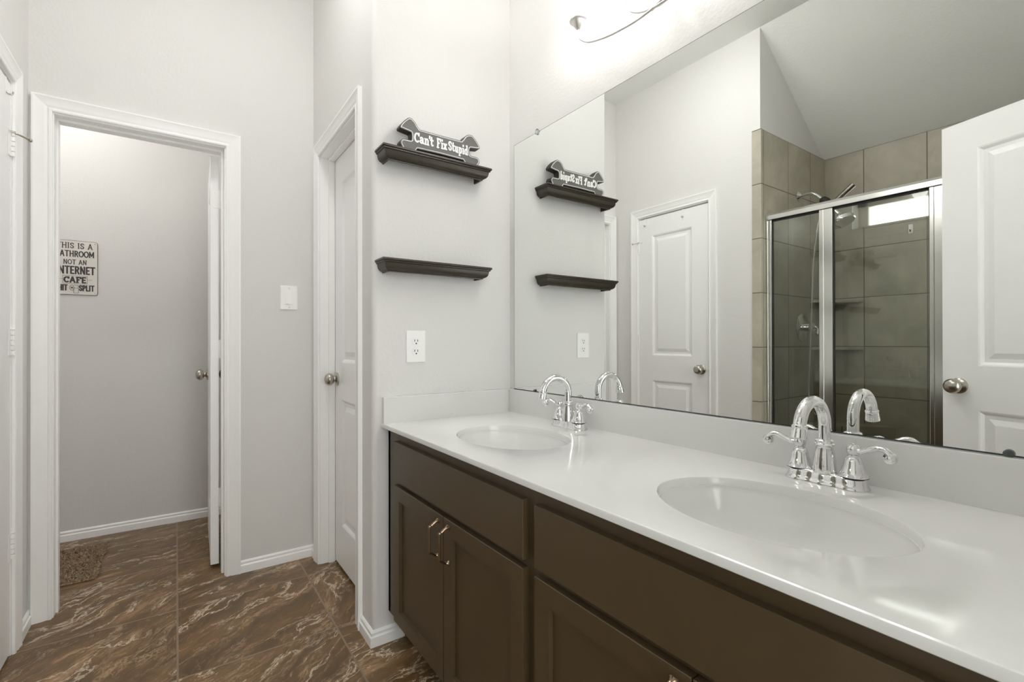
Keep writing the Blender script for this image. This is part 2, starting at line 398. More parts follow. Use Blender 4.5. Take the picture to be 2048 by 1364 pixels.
# ------------------------------------------------------------------ shower tiling, window
def build_shower():
    b = MB(); b.box(XS, -DL, YJ, YJ+0.0075, 0.0, 2.38); struct(b.build('trim_1', M['tile_x']))
    b = MB(); b.box(-DL-0.002, -DL+0.006, YJ, -0.186, 0, 2.384); struct(b.build('trim_2', M['tile_s'], bevel=0.002))
    b = MB(); x0, x1 = XS-0.0075, XS
    wy0, wy1, wz0, wz1 = -1.30, -0.405, 1.858, 2.048
    b.box(x0, x1, wy1, YJ, 0, 2.38); b.box(x0, x1, YN, wy0, 0, 2.38); b.box(x0, x1, wy0, wy1, 0, wz0); b.box(x0, x1, wy0, wy1, wz1, 2.38)
    struct(b.build('trim_3', M['tile_y']))
    b = MB(); b.box(XS, -DL-0.01, YN-0.0075, YN, 0, 2.38); struct(b.build('trim_4', M['tile_x']))
    b = MB(); b.box(-1.80, -DL+0.004, YN, YJ, 0, 0.11); struct(b.build('trim_5', M['tile_y'], bevel=0.003))
    b = MB(); b.box(XS, -1.80, YN, YJ, 0, 0.03); struct(b.build('trim_6', M['tile_y']))
    # corner bench and two corner shelves, all triangular tiled slabs
    b = MB()
    b.prism([(0, 0), (0.43, 0), (0.40, -0.02), (0.0, -0.40)], (XS, YJ, 0.03), (1,0,0), (0,1,0), (0,0,1), 0.535)
    tag(b.build('corner_bench', M['tile_x'], bevel=0.004), 'tiled triangular corner bench low in the shower behind the glass', 'bench')
    for z, lab in ((1.368, 'upper tiled triangular corner shelf in the shower, level above the valve'),
                   (1.052, 'lower tiled triangular corner shelf in the shower, level below the valve')):
        b = MB(); b.prism([(0, 0), (0.225, 0), (0.215, -0.02), (0.02, -0.215), (0, -0.225)], (XS, YJ, z), (1,0,0), (0,1,0), (0,0,1), 0.018)
        tag(b.build('corner_shelf', M['tile_x'], bevel=0.003), lab, 'shower shelf', 'tiled corner shelves in the shower')
    # window: vinyl frame set deep in the tiled recess, clear pane
    w = struct_root('window_1', (XS-0.11, -0.85, 1.858))
    b = MB(); fx0, fx1 = XS-0.13, XS-0.09; f = 0.052
    b.box(fx0, fx1, wy0, wy1, wz0, wz0+0.03); b.box(fx0, fx1, wy0, wy1, wz1-0.034, wz1)
    b.box(fx0, fx1, wy1-f-0.01, wy1, wz0, wz1); b.box(fx0, fx1, wy0, wy0+f, wz0, wz1)
    b.build('window_frame', M['vinyl'], w, bevel=0.004)
    b = MB(); b.box(XS-0.114, XS-0.108, wy0+f, wy1-f, wz0+0.03, wz1-0.032); b.build('window_pane', M['pane'], w)
    b = MB(); b.box(XS-0.089, XS-0.0005, wy1-0.006, wy1-0.0005, wz0, wz1); b.box(XS-0.089, XS-0.0005, wy0+0.0005, wy0+0.006, wz0, wz1)
    b.box(XS-0.089, XS-0.0005, wy0, wy1, wz1-0.006, wz1-0.0005)
    b.build('reveal', M['trim'], w)
    b = MB(); b.box(XS-0.089, XS+0.004, wy0, wy1, wz0-0.004, wz0+0.004); b.build('window_sill', M['tile_y'], w)
    # adhesive hook on the back wall
    t = thing('wall_hook', 'small white adhesive hook stuck on shower tile below the window', 'hook', (XS+0.001, -0.721, 1.79))
    b = MB(); b.box(XS+0.0005, XS+0.005, -0.733, -0.709, 1.776, 1.832); b.build('backplate', M['plastic'], t, bevel=0.002)
    b = MB(); b.tube(catmull([(XS+0.005, -0.721, 1.797), (XS+0.014, -0.721, 1.786), (XS+0.022, -0.721, 1.789), (XS+0.024, -0.721, 1.799)], 5), 0.0028, 10); b.build('hook_arm', M['nickel'], t, smooth=True)
build_shower()

def build_enclosure():
    xc = -1.738
    t = thing('shower_enclosure', 'framed glass shower enclosure with bright aluminium rails and wide stiles', 'shower enclosure', (xc, -0.9, 0.11))
    y0, y1 = YJ-0.002, YN+0.002
    zt = 1.865
    b = MB(); b.extrude([(-0.022, -0.012), (-0.022, 0.014), (-0.008, 0.03), (0.012, 0.03), (0.024, 0.014), (0.024, -0.012)], (xc, y1, zt-0.018), (1,0,0), (0,0,1), (0,1,0), y0-y1)
    b.build('header_rail', M['brushed'], t, bevel=0.003)
    b = MB(); b.box(xc-0.022, xc+0.024, y1, y0, 0.1105, 0.145); b.build('sill_rail', M['brushed'], t, bevel=0.003)
    def stile(ya, yb, nm):
        b = MB(); m = ya + (yb-ya)*0.32
        b.box(xc-0.016, xc+0.018, ya, m-0.0008, 0.145, zt-0.031); b.box(xc-0.016, xc+0.015, m+0.0008, yb, 0.145, zt-0.031)
        b.build(nm, M['brushed'], t, bevel=0.002)
    stile(y0, y0-0.030, 'wall_channel'); stile(y1, y1+0.030, 'wall_channel')
    stile(-0.535, -0.600, 'stile'); stile(-1.008, -1.062, 'stile'); stile(-1.064, -1.100, 'stile')
    for a, c in ((y0-0.030, -0.535), (-0.600, -1.008), (-1.100, y1+0.030)):
        b = MB(); b.box(xc-0.003, xc+0.003, c, a, 0.145, zt-0.031); b.build('glass_panel', M['glass'], t)
    b = MB()
    for a, c in ((y0-0.030, -0.535), (-0.600, -1.008), (-1.100, y1+0.030)):
        b.box(xc-0.0055, xc+0.0055, a, a-0.005, 0.145, zt-0.031); b.box(xc-0.0055, xc+0.0055, c, c+0.005, 0.145, zt-0.031)
        b.box(xc-0.0055, xc+0.0055, a, c, zt-0.040, zt-0.031)
    b.build('gasket', M['rubber'], t)
build_enclosure()

def build_shower_fittings():
    t = thing('hand_shower', 'chrome shower arm with hand shower head and long pale hose', 'hand shower', (-2.141, YJ, 2.056))
    b = MB(); b.lathe([(0.034, 0.0005), (0.034, 0.004), (0.022, 0.012), (0.014, 0.02)], (-2.141, YJ, 2.056), (0,-1,0)); b.build('wall_flange', M['chrome'], t, smooth=True)
    b = MB(); b.tube(catmull([(-2.141, YJ-0.01, 2.056), (-2.141, YJ-0.06, 2.058), (-2.141, YJ-0.10, 2.042), (-2.141, YJ-0.145, 1.998)], 8), 0.0105, 14); b.build('shower_arm', M['chrome'], t, smooth=True)
    b = MB(); b.lathe([(0.013, 0), (0.023, 0.01), (0.026, 0.04), (0.02, 0.06), (0.012, 0.066)], (-2.141, YJ-0.135, 2.008), (0, -0.72, -0.70)); b.build('bracket', M['rubber'], t, smooth=True)
    ax = Vector((0.10, -0.42, -0.90)).normalized()
    c = Vector((-2.12, -0.500, 1.850))
    b = MB(); b.lathe([(0.014, -0.045), (0.020, -0.03), (0.050, -0.012), (0.063, 0.0), (0.064, 0.02), (0.060, 0.026), (0.0, 0.027)], c, ax); b.build('spray_head', M['chrome'], t, smooth=True)
    b = MB(); b.tube([(-2.141, -0.40, 1.955), (-2.13, -0.44, 1.935), c - ax*0.03], [0.015, 0.014, 0.016], 14); b.build('neck', M['chrome'], t, smooth=True)
    b = MB(); b.tube([(-2.141, -0.42, 1.945), (-2.141, -0.47, 1.985), (-2.141, -0.555, 2.052)], [0.012, 0.0145, 0.016], 14); b.build('hand_grip', M['nickel'], t, smooth=True)
    b = MB(); b.tube(catmull([(-2.141, -0.40, 1.93), (-2.141, -0.372, 1.90), (-2.141, -0.352, 1.80), (-2.141, -0.332, 1.62), (-2.141, -0.322, 1.35), (-2.141, -0.312, 1.05), (-2.141, -0.302, 0.80), (-2.141, -0.315, 0.70), (-2.141, -0.345, 0.64), (-2.141, -0.385, 0.70), (-2.13, -0.40, 0.95), (-2.12, -0.41, 1.4), (-2.12, -0.425, 1.93)], 8), 0.0065, 10); b.build('hose', M['hose'], t, smooth=True)
    t = thing('shower_valve', 'round chrome shower valve trim with lever on the tiled wall', 'shower valve', (-2.185, YJ, 1.2))
    c = (-2.185, YJ, 1.2)
    b = MB(); b.lathe([(0.092, 0.0005), (0.092, 0.004), (0.084, 0.010), (0.045, 0.016), (0.03, 0.02)], c, (0,-1,0), 40); b.build('trim_plate', M['chrome'], t, smooth=True)
    b = MB(); b.lathe([(0.026, 0.018), (0.026, 0.04), (0.032, 0.05), (0.030, 0.066), (0.018, 0.076), (0.0, 0.078)], c, (0,-1,0)); b.build('handle_hub', M['chrome'], t, smooth=True)
    b = MB(); b.tube(catmull([(-2.185, YJ-0.062, 1.2), (-2.185, YJ-0.085, 1.196), (-2.17, YJ-0.10, 1.178), (-2.15, YJ-0.105, 1.150)], 6), [0.010]*6+[0.008]*6+[0.0095]*7, 12); b.build('lever', M['chrome'], t, smooth=True)
build_shower_fittings()

# ------------------------------------------------------------------ trim: casings, jambs, baseboards
CAS = [(0, 0), (0, 0.008), (0.004, 0.0105), (0.010, 0.0105), (0.013, 0.008), (0.019, 0.009), (0.026, 0.0125), (0.050, 0.0145), (0.054, 0.0165), (0.060, 0.0165), (0.060, 0)]
def casing(b, o, hd, nd, w, h):
    """o: inner lower corner at the start; hd runs along the head; nd out of the wall"""
    o, hd, nd, up = Vector(o), Vector(hd), Vector(nd), Vector((0,0,1))
    b.extrude(CAS, o, -hd, nd, up, h, 0, 1)
    b.extrude(CAS, o + hd*w, hd, nd, up, h, 0, 1)
    b.extrude(CAS, o + up*h, up, nd, hd, w, -1, 1)
def build_trim():
    # toilet doorway, room side
    b = MB(); casing(b, (-1.606, DF, 0), (1,0,0), (0,-1,0), 0.601, 2.036); struct(b.build('trim_7', M['trim'], smooth=True, angle=25))
    b = MB(); j0, j1 = DF+0.0005, DF+WT-0.0005
    b.box(-1.6168, -1.602, j0, j1, 0, 2.03); b.box(-1.011, -0.9962, j0, j1, 0, 2.03); b.box(-1.6168, -0.9962, j0, j1, 2.03, 2.0448)
    b.box(-1.602, -1.594, j0+0.04, j0+0.075, 0, 2.02); b.box(-1.021, -1.011, j0+0.04, j0+0.075, 0, 2.02); b.box(-1.602, -1.011, j0+0.04, j0+0.075, 2.02, 2.03)
    struct(b.build('trim_8', M['trim'], bevel=0.0015))
    # closet doorway in the alcove
    b = MB(); casing(b, (-DS, 0.787, 0), (0,-1,0), (-1,0,0), 0.607, 2.036); struct(b.build('trim_9', M['trim'], smooth=True, angle=25))
    b = MB(); x0, x1 = -DS+0.0005, -DS+WT-0.0005
    b.box(x0, x1, 0.781, 0.7958, 0, 2.03); b.box(x0, x1, 0.1705, 0.186, 0, 2.03); b.box(x0, x1, 0.1705, 0.7958, 2.03, 2.0448)
    xs0, xs1 = -0.571, -0.541
    b.box(xs0, xs1, 0.771, 0.781, 0, 2.02); b.box(xs0, xs1, 0.186, 0.196, 0, 2.02); b.box(xs0, xs1, 0.186, 0.781, 2.02, 2.03)
    struct(b.build('trim_10', M['trim'], bevel=0.0015))
    # linen door in the left wall
    b = MB(); casing(b, (-DL, 0.103, 0), (0,1,0), (1,0,0), 0.587, 2.036); struct(b.build('trim_11', M['trim'], smooth=True, angle=25))
    b = MB(); x0, x1 = -DL-WT+0.0005, -DL-0.0005
    b.box(x0, x1, 0.0942, 0.109, 0, 2.03); b.box(x0, x1, 0.684, 0.6988, 0, 2.03); b.box(x0, x1, 0.0942, 0.6988, 2.03, 2.0448)
    b.box(x0+0.03, x0+0.07, 0.109, 0.119, 0, 2.02); b.box(x0+0.03, x0+0.07, 0.674, 0.684, 0, 2.02); b.box(x0+0.03, x0+0.07, 0.109, 0.684, 2.02, 2.03)
    struct(b.build('trim_12', M['trim'], bevel=0.0015))
    # entry doorway lining
    b = MB(); b.box(-1.3248, -1.31, YB-WT, YB, 0, 2.035); b.box(-0.60, -0.5852, YB-WT, YB, 0, 2.035); b.box(-1.3248, -0.5852, YB-WT, YB, 2.035, 2.0498)
    struct(b.build('trim_13', M['trim'], bevel=0.0015))
    BB = [(0, 0), (0.013, 0), (0.013, 0.031), (0.0125, 0.035), (0.0085, 0.0385), (0.0075, 0.0425), (0.0085, 0.0455), (0.0085, 0.049), (0.005, 0.055), (0.002, 0.057), (0, 0.057)]
    up = (0,0,1)
    b = MB(); b.extrude(BB, (-DS, DF, 0), (0,-1,0), up, (-1,0,0), 0.3335, 1, 0); b.extrude(BB, (-1.6665, DF, 0), (0,-1,0), up, (-1,0,0), DL-1.6665, 0, -1)
    struct(b.build('baseboard_far', M['trim'], smooth=True, angle=30))
    b = MB(); b.extrude(BB, (-DL, DF, 0), (1,0,0), up, (0,-1,0), DF-0.7505, 1, 0); b.extrude(BB, (-DL, 0.0425, 0), (1,0,0), up, (0,-1,0), 0.0425+0.184, 0, 0)
    struct(b.build('baseboard_left', M['trim'], smooth=True, angle=30))
    b = MB(); b.extrude(BB, (-DS, 0, 0), (-1,0,0), up, (0,1,0), 0.1195, -1, 0); b.extrude(BB, (-DS, DF-0.0, 0), (-1,0,0), up, (0,-1,0), DF-0.8475, 1, 0)
    struct(b.build('baseboard_alcove', M['trim'], smooth=True, angle=30))
    b = MB(); b.extrude(BB, (-DS, 0, 0), (0,-1,0), up, (1,0,0), 0.118, -1, 0)
    struct(b.build('baseboard_shelves', M['trim'], smooth=True, angle=30))
    b = MB(); b.extrude(BB, (-2.30, 1.895, 0), (0,-1,0), up, (1,0,0), 1.42, 0, 0)
    struct(b.build('baseboard_toilet', M['trim'], smooth=True, angle=30))
build_trim()

# ------------------------------------------------------------------ doors
def door_leaf(b, w, h, t, sl, panels):
    """two panel moulded leaf in local x (0..w), y (-t..0), z; recessed raised panels on both faces"""
    xs = [0, sl[0], w-sl[1], w]
    zs = [0] + [z for p in panels for z in p] + [h]
    for side in (0, 1):
        y = -t if side == 0 else 0.0; dn = 1 if side == 0 else -1
        for i in range(3):
            for j in range(len(zs)-1):
                x0, x1, z0, z1 = xs[i], xs[i+1], zs[j], zs[j+1]
                if i == 1 and j % 2 == 1:
                    loops = []
                    for ins, dep in ((0, 0), (0.006, 0.002), (0.016, 0.010), (0.030, 0.010), (0.052, 0.003), (0.056, 0.003)):
                        yy = y + dn*dep
                        loops.append([(x0+ins, yy, z0+ins), (x1-ins, yy, z0+ins), (x1-ins, yy, z1-ins), (x0+ins, yy, z1-ins)])
                    b.loft(loops, False, True)
                else:
                    b.add([(x0,y,z0),(x1,y,z0),(x1,y,z1),(x0,y,z1)], [(0,1,2,3)])
    for x in (0, w):
        for j in range(len(zs)-1): b.add([(x,-t,zs[j]),(x,0,zs[j]),(x,0,zs[j+1]),(x,-t,zs[j+1])], [(0,1,2,3)])
    for z in (0, h):
        for i in range(3): b.add([(xs[i],-t,z),(xs[i+1],-t,z),(xs[i+1],0,z),(xs[i],0,z)], [(0,1,2,3)])

KNOB = [(0.0325, 0.0), (0.0325, 0.004), (0.029, 0.008), (0.015, 0.012), (0.0125, 0.016), (0.0125, 0.020), (0.020, 0.021), (0.0285, 0.030), (0.0310, 0.040), (0.0285, 0.050), (0.020, 0.058), (0.010, 0.0615), (0.0, 0.062)]
def make_door(name, loc, rot, w, h, sl, knob_x, panels=((0.20, 0.815), (0.995, 1.88)), t=0.035, kz=0.91):
    r = struct_root(name, loc); r.rotation_euler = (0, 0, rot)
    b = MB(); door_leaf(b, w, h, t, sl, panels)
    lf = b.build('door_leaf', M['door'], r, world=False)
    bm = bmesh.new(); bm.from_mesh(lf.data); bmesh.ops.remove_doubles(bm, verts=bm.verts, dist=1e-5); bmesh.ops.recalc_face_normals(bm, faces=bm.faces); bm.to_mesh(lf.data); bm.free()
    for y, d in ((-t, -1), (0.0, 1)):
        k = MB(); k.lathe(KNOB, (knob_x, y, kz), (0, d, 0), 28); k.build('door_knob', M['nickel'], r, smooth=True, world=False)
    return r
def hinge_plate(b, y0, y1, x, dx, z0, z1):
    """rounded hinge leaf in a plane of constant y (edge of a door)"""
    r = 0.010; x1 = x + dx; s = 1 if dx > 0 else -1
    poly = [(x, z0), (x1 - s*r, z0)] + [(x1 - s*r + s*r*math.sin(a), z0 + r - r*math.cos(a)) for a in [i*PI/12 for i in range(1, 7)]] \
         + [(x1 - s*r + s*r*math.cos(a), z1 - r + r*math.sin(a)) for a in [i*PI/12 for i in range(0, 7)]] + [(x, z1)]
    b.prism(poly, (0, y0, 0), (1,0,0), (0,0,1), (0,1,0), y1-y0)

def build_doors():
    # toilet room door, hinged on the right jamb, open into the little room
    d = make_door('door_1', (-1.0255, DF+WT+0.008, 0.018), PI/2 - math.radians(1.6), 0.572, 2.008, (0.125, 0.125), 0.505, kz=0.905)
    # local: x along the leaf, y from -t (faces +x side of world) to 0; flip so that the thickness lies on the -x side
    for ch in d.children: ch.location.y += 0.035
    zs = (1.815-0.018, 1.075-0.018, 0.345-0.018)
    for z in zs:
        b = MB(); hinge_plate(b, -0.0015, 0.0, 0.006, 0, z-0.045, z+0.045) if False else None
        pl = [(0.0, z-0.045), (0.0, z+0.045), (0.018, z+0.045), (0.0265, z+0.041), (0.029, z+0.034), (0.029, z-0.034), (0.0265, z-0.041), (0.018, z-0.045)]
        b.prism([(y, zz) for y, zz in pl], (-0.0018, 0.0, 0), (0,1,0), (0,0,1), (1,0,0), 0.0018)
        b.prism([(-0.016, z-0.045), (-0.016, z+0.045), (0.0, z+0.045), (0.0, z-0.045)], (-0.0018, 0, 0), (0,1,0), (0,0,1), (1,0,0), 0.0016)
        for dy, dz in ((0.014, 0.03), (0.022, 0.0), (0.014, -0.03)):
            b.lathe([(0.0032, 0), (0.0032, 0.0008), (0.001, 0.0012)], (-0.0018, dy, z+dz), (-1,0,0), 10)
        b.lathe([(0.0045, -0.046), (0.0045, 0.046)], (-0.003, -0.009, z), (0,0,1), 12)
        b.build('hinge', M['plastic'], d, world=False)
    # closet door in the alcove, closed, deep in its frame
    make_door('door_2', (-0.5395, 0.777, 0.014), -PI/2, 0.587, 2.008, (0.12, 0.12), 0.045)
    for o in bpy.data.objects['door_2'].children: o.location.y += 0.035
    # linen door in the left wall, closed, hinges on the room side
    make_door('door_3', (-DL-0.038, 0.112, 0.012), PI/2, 0.569, 2.010, (0.120, 0.115), 0.050)
    d3 = bpy.data.objects['door_3']
    for z in (1.80, 1.095, 0.375):
        b = MB(); yk = 0.5715
        for k in range(5):
            b.lathe([(0.0063, 0.001), (0.0063, 0.0168)], (yk, -0.0415, z-0.045+k*0.018), (0,0,1), 14)
        b.lathe([(0.0055, 0), (0.0065, 0.003), (0.003, 0.006)], (yk, -0.0415, z+0.045), (0,0,1), 12)
        b.box(yk-0.030, yk-0.003, -0.0372, -0.0355, z-0.045, z+0.045); b.box(yk+0.003, yk+0.012, -0.0372, -0.0355, z-0.045, z+0.045)
        b.build('hinge', M['plastic'], d3, world=False)
    # entry door, standing open beside the camera
    make_door('door_4', (-1.305, -1.790, 0.012), math.atan2(0.947, -0.321), 0.711, 2.003, (0.12, 0.125), 0.652)
build_doors()

def build_door_extras():
    xr = -DL
    # hinge pin door stop on the top hinge
    t = thing('hinge_pin_door_stop', 'metal hinge pin door stop with curved arm on the white linen door', 'door stop', (xr+0.004, 0.6835, 1.846))
    b = MB(); b.tube(catmull([(xr+0.004, 0.680, 1.851), (xr+0.014, 0.684, 1.851), (xr+0.026, 0.692, 1.848), (xr+0.040, 0.706, 1.844)], 6), 0.0032, 10); b.build('stop_arm', M['nickel'], t, smooth=True)
    b = MB(); b.lathe([(0.006, 0), (0.0065, 0.006), (0.004, 0.009)], (xr+0.040, 0.706, 1.844), (0.75, 0.62, -0.1), 12); b.build('bumper', M['nickel'], t, smooth=True)
    b = MB(); b.lathe([(0.0075, 0), (0.0075, 0.005), (0.003, 0.008)], (xr+0.0035, 0.6835, 1.8515), (0,0,1), 12); b.build('pin_cap', M['nickel'], t, smooth=True)
    b = MB(); b.tube([(xr+0.004, 0.680, 1.851), (xr+0.004, 0.665, 1.853), (xr+0.004, 0.650, 1.853)], 0.003, 10); b.build('door_pad', M['plastic'], t, smooth=True)
    # two over-door hooks
    for y, lab in ((0.625, 'white over-door hook on the linen door, nearer the hinges'), (0.300, 'white over-door hook on the linen door, nearer the knob')):
        t = thing('over_door_hook', lab, 'hook', (xr, y, 2.02), 'over-door hooks on the linen door')
        xf = -DL-0.003
        b = MB(); b.box(xf-0.040, xf+0.0015, y-0.006, y+0.006, 2.0222, 2.0236); b.box(xf+0.0002, xf+0.0016, y-0.006, y+0.006, 1.968, 2.0236); b.build('strap', M['plastic'], t)
        b = MB(); b.tube(catmull([(xf+0.0016, y, 1.975), (xf+0.008, y, 1.966), (xf+0.016, y, 1.967), (xf+0.018, y, 1.976)], 5), 0.0026, 8); b.build('hook_tip', M['nickel'], t, smooth=True)
build_door_extras()

# ------------------------------------------------------------------ vanity
DX = -0.570        # front face of the doors
FX = -0.552        # face frame
def shaker(b, y0, y1, z0, z1, x, th=0.018, st=0.048, rail=0.048, dep=0.011):
    """recessed-panel cabinet door, face towards -x"""
    A = [(x, y0, z0), (x, y1, z0), (x, y1, z1), (x, y0, z1)]
    def ring(iy, iz, dx): return [(x+dx, y0+iy, z0+iz), (x+dx, y1-iy, z0+iz), (x+dx, y1-iy, z1-iz), (x+dx, y0+iy, z1-iz)]
    b.loft([ring(0, 0, th), ring(0, 0, 0.001), ring(0.001, 0.001, 0), ring(st, rail, 0), ring(st+0.001, rail+0.001, dep)], True, True)
def pull(b):
    """bow pull, local: z along the length, -x outwards"""
    pts = [(-0.002, 0, 0.0520), (-0.008, 0, 0.0505), (-0.016, 0, 0.0455), (-0.0235, 0, 0.0405), (-0.0275, 0, 0.0395), (-0.0290, 0, 0.0370), (-0.0290, 0, 0.0300)]
    top = catmull(pts, 4); low = [Vector((p.x, 0, -p.z)) for p in reversed(top)]
    path = top + low
    b.tube(path, [(0.0046, 0.0030)]*len(path), 8)
def make_pull(parent, y, z):
    p = bpy.data.objects.new('pull_handle', None)
    b = MB(); pull(b)
    for s in (1, -1):
        b.lathe([(0.0088, 0.0), (0.0088, 0.0018), (0.0065, 0.004), (0.0048, 0.009)], (0, 0, 0.0510*s), (-1,0,-0.28*s), 16)
    bpy.data.objects.remove(p)
    o = b.build('pull_handle', M['bronze'], parent, smooth=True, world=False)
    o.location = Vector((DX, y, z)) - parent.parent.location
    o['label'] = 'aged pewter bow pull'
    return o
def build_vanity():
    t = thing('vanity_cabinet', 'dark espresso bathroom vanity cabinet with shaker doors and pewter pulls', 'cabinet', (-0.27, -0.87, 0))
    yl, yr = -0.002, YB+0.06
    b = MB()
    b.box(FX, -0.004, yl, yl-0.018, 0.112, ZC-0.016)                       # end panels
    b.box(FX, -0.004, yr, yr+0.018, 0.112, ZC-0.016)
    b.box(FX+0.018, -0.004, yl-0.018, yr+0.018, 0.112, 0.13)               # bottom
    b.box(-0.016, -0.004, yl-0.018, yr+0.018, 0.13, ZC-0.03)               # back
    b.build('carcass', M['cabdark'], t)
    b = MB()
    x0, x1 = FX, FX+0.018
    zt, zb = ZC-0.016, 0.112
    b.box(x0, x1, yl, -0.115, zb, zt); b.box(x0, x1, -0.850, -0.925, zb, zt); b.box(x0, x1, -1.66, yr, zb, zt)
    for a, c in ((-0.115, -0.850), (-0.925, -1.66)):
        b.box(x0, x1, a, c, zt-0.045, zt); b.box(x0, x1, a, c, 0.590, 0.632); b.box(x0, x1, a, c, zb, 0.145)
    b.build('face_frame', M['cab'], t)
    b = MB(); b.box(-0.486, -0.470, yl, yr, 0, 0.112); b.box(-0.470, -0.30, yl, yl-0.016, 0, 0.112); b.build('toe_kick', M['cabdark'], t)
    for a, c in ((-0.098, -0.866), (-0.908, -1.676)):
        b = MB(); b.box(DX, DX+0.018, a, c, 0.622, 0.757); b.build('drawer_front', M['cab'], t, bevel=0.0012)
    for i, (a, c) in enumerate(((-0.098, -0.4805), (-0.4835, -0.866), (-0.908, -1.2905), (-1.2935, -1.676))):
        b = MB(); shaker(b, c, a, 0.126, 0.604, DX)
        dr = b.build('cabinet_door', M['cab'], t, bevel=0.0)
        make_pull(dr, (c+0.030) if i % 2 == 0 else (a-0.030), 0.534)

def ellipse(cx, cy, ax, ay, z, angs):
    return [(cx + ax*math.cos(a), cy + ay*math.sin(a), z) for a in angs]
def build_countertop():
    t = thing('vanity_countertop', 'white double sink vanity countertop with two oval basins and low splash', 'countertop', (-0.30, -0.87, ZC-0.016))
    xf, xb = -0.5805, -0.002
    y_l, y_r = -0.002, YB+0.012
    ym = -0.872
    sinks = ((-0.325, -0.475), (-0.325, -1.285))
    AX, AY = 0.160, 0.212
    b = MB()
    for (cx, cy), (ya, yb) in zip(sinks, ((y_l, ym), (ym, y_r))):
        x0, x1, y0, y1 = xf+0.004, xb, min(ya, yb), max(ya, yb)
        if ya == y_l: pass
        angs = [2*PI*i/72 for i in range(72)]
        cor = [math.atan2(yy-cy, xx-cx) % (2*PI) for xx in (x0, x1) for yy in (y0, y1)]
        for ca in cor:
            k = min(range(len(angs)), key=lambda i: abs(angs[i]-ca)); angs[k] = ca
        outer = []
        for a in angs:
            dx, dy = math.cos(a), math.sin(a); sc = []
            if abs(dx) > 1e-9: sc.append(((x1 if dx > 0 else x0)-cx)/dx)
            if abs(dy) > 1e-9: sc.append(((y1 if dy > 0 else y0)-cy)/dy)
            s = min(sc); outer.append((cx+dx*s, cy+dy*s, ZC))
        inner = [ellipse(cx, cy, AX+e, AY+e, ZC-d, angs) for e, d in ((0.004, 0), (0.0015, 0.0008), (0, 0.0035), (-0.001, 0.020))]
        b.loft([outer] + inner, False, False)
    # front edge, ends and underside
    prof = [(0.004, 0), (0.0012, -0.0012), (0, -0.004), (0, -0.0145), (0.0015, -0.016), (0.06, -0.016)]
    A = [(xf+p, y_l, ZC+z) for p, z in prof]; B = [(xf+p, y_r, ZC+z) for p, z in prof]
    b.loft([A, B], False, False, closed=False)
    for y in (y_l, y_r):
        b.add([(xf+p, y, ZC+z) for p, z in prof[:-1]] + [(xb, y, ZC-0.016), (xb, y, ZC)], [tuple(range(7))])
    b.build('counter_slab', M['counter'], t, smooth=True, angle=35)
    for cx, cy in sinks:
        angs = [2*PI*i/72 for i in range(72)]
        b = MB()
        prof = [(1.035, -0.0165), (0.985, -0.0175), (0.985, -0.024), (0.972, -0.030), (0.93, -0.055), (0.85, -0.088), (0.70, -0.115), (0.48, -0.130), (0.25, -0.136), (0.12, -0.138)]
        b.loft([ellipse(cx, cy, AX*s, AY*s, ZC+z, angs) for s, z in prof], False, True)
        ba = b.build('sink_basin', M['counter'], t, smooth=True, angle=50)
        b = MB(); b.lathe([(0.030, 0.0), (0.030, 0.002), (0.022, 0.003), (0.020, 0.001), (0.012, 0.004), (0.0, 0.005)], (cx, cy, ZC-0.138), (0,0,1), 28); b.build('drain', M['chrome'], ba, smooth=True)
    b = MB(); b.box(-0.0225, -0.001, y_r, y_l-0.0225, ZC-0.001, 0.9046); b.build('back_splash', M['counter'], t, bevel=0.0015)
    b = MB(); b.box(xf+0.003, -0.001, -0.0225, -0.0008, ZC-0.001, 0.9046); b.build('side_splash', M['counter'], t, bevel=0.0015)
build_vanity()
build_countertop()

